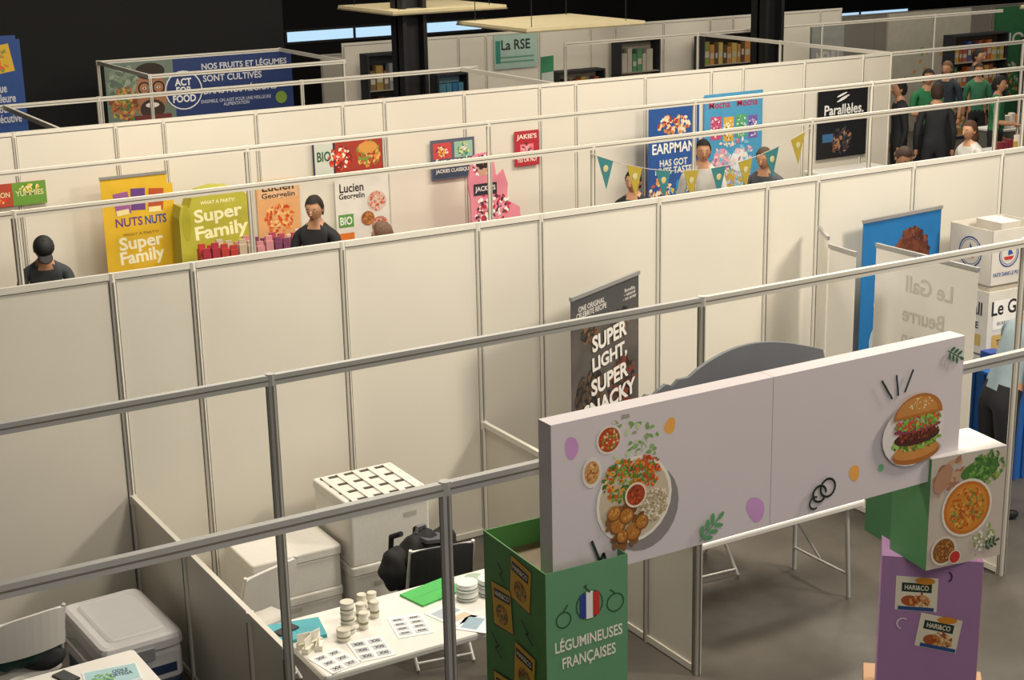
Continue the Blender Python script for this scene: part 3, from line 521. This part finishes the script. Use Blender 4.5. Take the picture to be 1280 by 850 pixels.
for i,(w,h) in enumerate(((.35,.4),(.3,.3),(.4,.45),(.25,.25))):
    x=17.1+i*.6; mb.rbox(x,x+w,22.7,23.05,1.052,1.05+h,DK,.03); mb.box(x+.05,x+w-.05,22.69,22.7,1.1+h*.4,1.05+h*.8,mat('#a0a0a4',.3,.6)); mb.cyl((x+w/2,22.68,1.15),(x+w/2,22.68,1.25),.02,ALU); mb.lathe(x+w/2,22.85,[(.06,1.05+h),(.08,1.15+h),(.05,1.17+h)],mat('#6a4a34'))
mb.build('coffee_machines')
for i,(x,y,w,c,t) in enumerate(((19.9,22.6,.8,'#8a8c88','MENU'),(22.6,23.4,2.3,'#a29e92',''),(25.2,23.0,1.0,'#235a36','BIO'),(26.3,22.4,1.6,'#2a6a3c','TERRA'),(28.1,22.6,1.6,'#1a3054','OCEAN'))):
    els=[('r',w/2,1.2,w*.96,2.3,c)]
    if t: els.append(('t',t,w/2,1.75,.25,'#b2b2ae',w*.7))
    els.append(('food',w/2,.9,w*.35,['#a8843a','#893a2c','#a0a09a','#4a8a50'],60,.05))
    poster('booth_graphic_wall',x,y,0,w,2.4,c,els,0,.05)
shelf('product_shelf',23.0,22.0,1.5,2.0,['#8a4a3a','#a5582c','#4a7a5a','#a9843a','#3a4a7a'],back='#5a4a38')
shelf('product_shelf',24.6,21.5,1.0,1.9,['#b0963c','#a5582c','#4a7a5a'],back='#6a5a48')
counter('display_counter',19.6,21.6,17.7,18.2,1.0,mat('#6a6a60'))
counter('display_counter',17.95,19.4,16.1,16.6,1.0,mat('#a07a50'))
counter('display_counter',21.8,23.8,17.9,18.4,1.0,mat('#3f8a5a'))
mb=MB(); rr=random.Random(3)
for i in range(14):
    x=18.0+i*.098; mb.box(x,x+.075,16.2,16.3,1.002,1.12+.1*rr.random(),rr.choice(['#e0c060','#b5682c','#4a7a5a','#f0e8dc','#8a2f3a']))
for i in range(16):
    x=19.65+i*.12; mb.rbox(x,x+.09,17.8,17.9,1.002,1.15+.12*rr.random(),rr.choice(['#e0c060','#2c6a9a','#4a7a5a','#f0e8dc','#e87a2c']),.02)
mb.build('packaged_goods')
# ------------------------------------------------------------------ bunting
mb=MB(); tealm=mat('#3a8086',.7); mus=mat('#b5a03a',.7); A=Vector((8.27,YR3-.05,2.42));B=Vector((11.05,YR3-.05,2.42)); N=8; pts=[]
for i in range(N+1):
    t=i/N; p=A.lerp(B,t); p.z-=.3*4*t*(1-t); pts.append(p)
for a,b in zip(pts[:-1],pts[1:]): mb.cyl(a,b,.004,mat('#cfcabc'),6)
for i in range(N):
    p=pts[i].lerp(pts[i+1],.2);q=pts[i].lerp(pts[i+1],.75); m=(p+q)/2-Vector((0,.02,.3))
    mb.add([p,q,m,p+Vector((0,.003,0)),q+Vector((0,.003,0)),m+Vector((0,.003,0))],[(0,1,2),(5,4,3)],tealm if i%2==0 else mus)
    c=(p+q)/2-Vector((0,.01,.1)); mb.ell(c,(.035,.004,.035),mat('#d4cc98'),8,5)
mb.build('bunting')
# ------------------------------------------------------------------ people
def person(name,x,y,face,h=1.75,top='#2a2a2e',leg='#24262c',hair='#1c1613',skin='#c0906f',lean=0,armL='down',armR='down',cap=False,long=False,headtilt=0,fore='skin',female=False):
    s=h/1.75; lr=math.radians(lean)
    def R(p):
        px,py,pz=p; dz=pz-.95; return (px,py*math.cos(lr)-dz*math.sin(lr),.95+dz*math.cos(lr)+py*math.sin(lr))
    V=[];E=[];RD=[];LB=[];roots=[]
    def v(p,r,par=None,lab='shirt'):
        V.append(p);RD.append(r if isinstance(r,tuple) else (r,r)); i=len(V)-1
        if par is not None: E.append((par,i)); LB.append(lab)
        else: roots.append(i)
        return i
    sw=.9 if female else 1
    pel=v((0,0,.95),(.15,.11)); sp=v(R((0,0,1.1)),(.145*sw,.105),pel); ch=v(R((0,0,1.28)),(.165*sw,.12),sp); nb=v(R((0,.01,1.43)),(.1,.08),ch); nk=v(R((0,-.005,1.53)),.054,nb,'skin'); v(R((0,-.015,1.6)),.05,nk,'skin')
    wr={}
    for sx,mode in((1,armL),(-1,armR)):
        sh=v(R((sx*.12,0,1.405)),.068,nb); s2=v(R((sx*.185*sw,0,1.375)),.062,sh)
        S=Vector(R((sx*.19*sw,0,1.375)))
        if mode=='down': el=S+Vector((sx*.05,.03,-.27)); w=el+Vector((sx*.0,-.07,-.24))
        elif mode=='front': el=S+Vector((sx*.05,-.08,-.25)); w=el+Vector((-sx*.06,-.22,-.02))
        elif mode=='reach': el=S+Vector((sx*.04,-.17,-.2)); w=el+Vector((-sx*.03,-.22,-.08))
        elif mode=='cross': el=S+Vector((sx*.04,-.06,-.26)); w=el+Vector((-sx*.2,-.16,.04))
        else: el=S+Vector((sx*.08,-.1,-.2)); w=el+Vector((-sx*.05,-.12,.2))
        up=v(tuple(S.lerp(el,.5)),.052,s2); e=v(tuple(el),.043,up); m=v(tuple(el.lerp(w,.5)),.039,e,fore); wi=v(tuple(w),.027,m,fore)
        wr[sx]=(el,w)
    for sx in(1,-1):
        hp=v((sx*.085,0,.87),(.098,.1),pel,'leg'); th=v((sx*.095,-.005,.68),.084,hp,'leg'); kn=v((sx*.1,-.012,.49),.06,th,'leg'); cf=v((sx*.1,.012,.32),.058,kn,'leg'); an=v((sx*.1,.02,.1),.042,cf,'leg'); he=v((sx*.1,.03,.045),.04,an,'shoe'); v((sx*.115,-.15,.035),.032,he,'shoe')
    for sx in(1,-1):
        el,w=wr[sx]; d=(w-el).normalized(); side=d.cross(Vector((0,0,1)))
        if side.length<.1: side=Vector((0,1,0))
        side.normalize()
        if abs(d.z)>.8: side=Vector((0,-1,0))
        nrm=d.cross(side).normalized()
        a=v(tuple(w-d*.01),.024,None); b=v(tuple(w+d*.045),(.03,.02),a,'skin'); v(tuple(w+d*.08),(.03,.017),b,'skin')
        for k,(off,L) in enumerate(((-.027,.06),(-.009,.075),(.009,.08),(.027,.07))):
            p=w+d*.06+side*off; a=v(tuple(p),.010,None); q=p+d*.035+side*off*.2; b=v(tuple(q),.009,a,'skin'); q2=q+(d*.85-nrm*.5*(1 if sx>0 else -1)).normalized()*L*.45; b=v(tuple(q2),.0085,b,'skin'); q3=q2+(d*.5-nrm*.85*(1 if sx>0 else -1)).normalized()*L*.35; v(tuple(q3),.007,b,'skin')
        p=w+d*.02+side*.022; a=v(tuple(p),.012,None); b=v(tuple(p+d*.03+side*.025),.011,a,'skin'); v(tuple(p+d*.06+side*.032),.009,b,'skin')
    me=bpy.data.meshes.new('tmp'); me.from_pydata(V,E,[]); o=bpy.data.objects.new('tmp',me); COL.objects.link(o)
    o.modifiers.new('s','SKIN')
    sv=me.skin_vertices[0].data
    for i,r in enumerate(RD): sv[i].radius=r; sv[i].use_root=(i in roots)
    ss=o.modifiers.new('ss','SUBSURF'); ss.levels=2; ss.render_levels=2
    dg=bpy.context.evaluated_depsgraph_get(); em=bpy.data.meshes.new_from_object(o.evaluated_get(dg))
    VV=[v_.co.copy() for v_ in em.vertices]; FF=[tuple(p.vertices) for p in em.polygons]
    bpy.data.objects.remove(o); bpy.data.meshes.remove(em); bpy.data.meshes.remove(me)
    mats={'shirt':mat(top,.8,0,.08,14),'leg':mat(leg,.8,0,.08,14),'skin':mat(skin,.5),'shoe':mat('#1a1a1c',.5)}
    segs=[(Vector(V[a]),Vector(V[b]),l) for (a,b),l in zip(E,LB)]
    mb=MB(); groups={}
    for f in FF:
        c=sum((VV[i] for i in f),Vector())/len(f); best=None;bd=9
        for a,b,l in segs:
            ab=b-a; t=max(0,min(1,(c-a).dot(ab)/ab.length_squared)); dd=(c-(a+ab*t)).length
            if dd<bd: bd=dd;best=l
        groups.setdefault(best,[]).append(f)
    for p in VV: mb.v.append(tuple(p))
    for l,fs in groups.items():
        i=mb.mi(mats[l])
        for f in fs: mb.f.append(f); mb.m.append(i); mb.sm.append(True)
    hc=Vector(R((0,-.025,1.64))); HM=Matrix.Translation(hc)@Matrix.Rotation(lr+math.radians(headtilt),4,'X')@Matrix.Scale(1.06,4)
    sk=mats['skin']; hm=mat(hair,.8,0,.3,60)
    def hf(q):
        a,b,c=q
        if c<-.1: k=1-.28*(-c-.1); a*=k; b=b*(1-.12*(-c)) 
        return (a,b,c)
    mb.ell((0,0,0),(.074,.092,.112),sk,20,14,HM,hf)
    mb.ell((0,-.094,-.012),(.012,.018,.022),sk,8,6,HM); mb.ell((0,-.102,-.026),(.015,.011,.009),sk,8,6,HM)
    for sx in(1,-1):
        mb.ell((sx*.029,-.082,.006),(.011,.007,.006),mat('#cfc4ba'),8,6,HM); mb.ell((sx*.029,-.087,.006),(.005,.004,.005),mat('#2a1c16'),6,5,HM)
        mb.ell((sx*.03,-.083,.024),(.016,.006,.0025),hm,8,5,HM); mb.ell((sx*.075,.008,-.005),(.01,.018,.028),sk,8,6,HM)
    mb.ell((0,-.083,-.052),(.022,.009,.006),mat('#9c5a4c'),10,6,HM)
    vs=[];n=22;L=12
    def hairline(t):
        fr=-math.sin(t); return .55 if fr>.5 else (.2 if fr>.2 else (-.25 if fr>-.2 else -.62))
    for i in range(L+1):
        for k in range(n):
            t=2*math.pi*k/n; zmin=hairline(t); pz=1-(1-zmin)*i/L; rr_=math.sqrt(max(0,1-min(1,abs(pz))**2))
            q=(rr_*math.cos(t),rr_*math.sin(t),pz); bump=1.10+.02*math.sin(k*3+i*2)
            vs.append((q[0]*.074*bump*1.03,q[1]*.092*bump+.004,q[2]*.112*1.12+.006))
    fs=[(i*n+k,(i+1)*n+k,(i+1)*n+(k+1)%n,i*n+(k+1)%n) for i in range(L) for k in range(n)]
    mb.add(vs,fs,hm,True,HM)
    if long: mb.ell((0,.045,-.07),(.085,.07,.13),hm,14,10,HM); 
    if cap:
        cm=mat('#18181b',.7); mb.ell((0,.0,.035),(.088,.105,.095),cm,18,10,HM,lambda q:(q[0],q[1],max(q[2],-.05)))
        mb.ell((0,-.12,.035),(.06,.07,.008),cm,14,6,HM)
    return mb.build(name,TR(x,y,0,face,s))
def P(name,x,y,face,h=1.75,dx=0,**k):
    H=4.836; q=(H-1.09*h+.05)/(H-h+.05)
    return person(name,x*q+dx*.86,y*q-dx*.5,face,h*1.09,**k)
P('standing_man',3.72,15.75,-10,1.72,dx=.03,top='#3a3f44',cap=True,lean=20,armL='front',armR='front',headtilt=18)
P('standing_man',6.74,15.3,-45,1.75,dx=-.15,top='#1f2024',armL='front',armR='front',headtilt=8)
P('standing_woman',6.68,13.86,-150,1.70,hair='#6a5040',top='#8a8a80',female=True)
P('standing_man',10.42,14.85,-55,1.70,dx=-.0,top='#1d1e22',fore='shirt')
P('standing_man',12.25,15.55,-30,1.80,dx=-.22,top='#c8c6c2',fore='shirt',armL='front',hair='#15110f')
P('standing_man',12.85,15.0,-60,1.74,dx=-.22,top='#4a4d55',lean=8,armR='front',hair='#4a3a2c')
P('standing_man',14.3,14.4,-10,1.74,dx=-.18,top='#6f7f94',lean=18,armL='front',armR='front',hair='#3a2a20',headtilt=15)
P('standing_woman',16.45,15.2,-90,1.70,dx=-.1,top='#c8c6c2',hair='#4a2e20',long=True,female=True,armL='front')
P('standing_man',19.9,19.6,-30,1.80,top='#2a7a4e',armL='cross',armR='cross')
P('standing_man',18.3,18.6,-120,1.82,top='#1d1f22',fore='shirt')
P('standing_man',18.5,18.0,140,1.80,top='#26282c',fore='shirt',hair='#3a2a20')
P('standing_man',20.3,18.4,30,1.75,top='#2a7a4e',armR='front')
P('standing_woman',22.2,20.6,-40,1.66,top='#3a7a5a',hair='#3a2418',long=True,female=True)
P('standing_man',24.0,20.8,10,1.75,top='#2a2c34')
P('standing_man',21.4,20.6,-70,1.75,top='#2c3440',hair='#6a5038')
P('standing_woman',24.9,20.6,-60,1.66,top='#8a4a4a',hair='#2a1a14',long=True,female=True)
P('standing_man',23.2,21.6,20,1.78,top='#3a3c40')
P('standing_man',14.0,20.9,0,1.70,top='#8a4a3a',hair='#5a4030')
P('standing_man',19.1,22.2,0,1.72,top='#989ca0',hair='#5a5048')
P('standing_woman',21.3,22.2,0,1.66,top='#3a4a5a',hair='#7a5a40',long=True,female=True)
person('leaning_man',9.12,8.06,78,1.93,top='#93a5ae',leg='#1c1d22',lean=25,armR='down',armL='front')
# ------------------------------------------------------------------ lights
def area(x,y,z,sx,sy,e,col,rot=(0,0,0)):
    l=bpy.data.lights.new('ceiling_light','AREA'); l.shape='RECTANGLE'; l.size=sx;l.size_y=sy;l.energy=e;l.color=col
    o=bpy.data.objects.new('ceiling_light',l); o.location=(x,y,z); o.rotation_euler=[math.radians(a) for a in rot]; COL.objects.link(o); return o
W=(1,.90,.745)
area(2.5,1.5,6.3,4,3,160,W,(35,0,0)); area(9.5,3.8,6.3,1.2,1.2,430,W,(30,0,0))
area(4.8,8.2,6.3,1.0,1.0,250,W); area(10,8.3,6.3,1.5,1.2,250,W)
area(5,13.5,6.3,4,1.5,360,W,(12,0,0)); area(13,13.5,6.3,4,1.5,420,W,(12,0,0))
area(9,20.5,6.3,8,2,250,W,(10,0,0)); area(20,20,6.3,8,4,330,W)
area(28,19,6.3,6,4,190,W)
wd=bpy.data.worlds.new('world'); wd.use_nodes=True; SC.world=wd
wd.node_tree.nodes['Background'].inputs[0].default_value=(.97,.93,.92,1); wd.node_tree.nodes['Background'].inputs[1].default_value=.46
# ------------------------------------------------------------------ camera
f,pi,ya,ro,H=1951.56436,0.27770,0.53084,-0.02154,4.83615
F=Vector((math.sin(ya)*math.cos(pi),math.cos(ya)*math.cos(pi),-math.sin(pi)))
Rv=Vector((math.cos(ya),-math.sin(ya),0)); Uv=Rv.cross(F)
R2=Rv*math.cos(ro)+Uv*math.sin(ro); U2=-Rv*math.sin(ro)+Uv*math.cos(ro)
cd=bpy.data.cameras.new('camera'); cd.sensor_width=36; cd.lens=36*f/1280; cd.clip_end=200
co=bpy.data.objects.new('camera',cd); COL.objects.link(co)
co.matrix_world=Matrix(((R2.x,U2.x,-F.x,0),(R2.y,U2.y,-F.y,0),(R2.z,U2.z,-F.z,H),(0,0,0,1)))
SC.camera=co
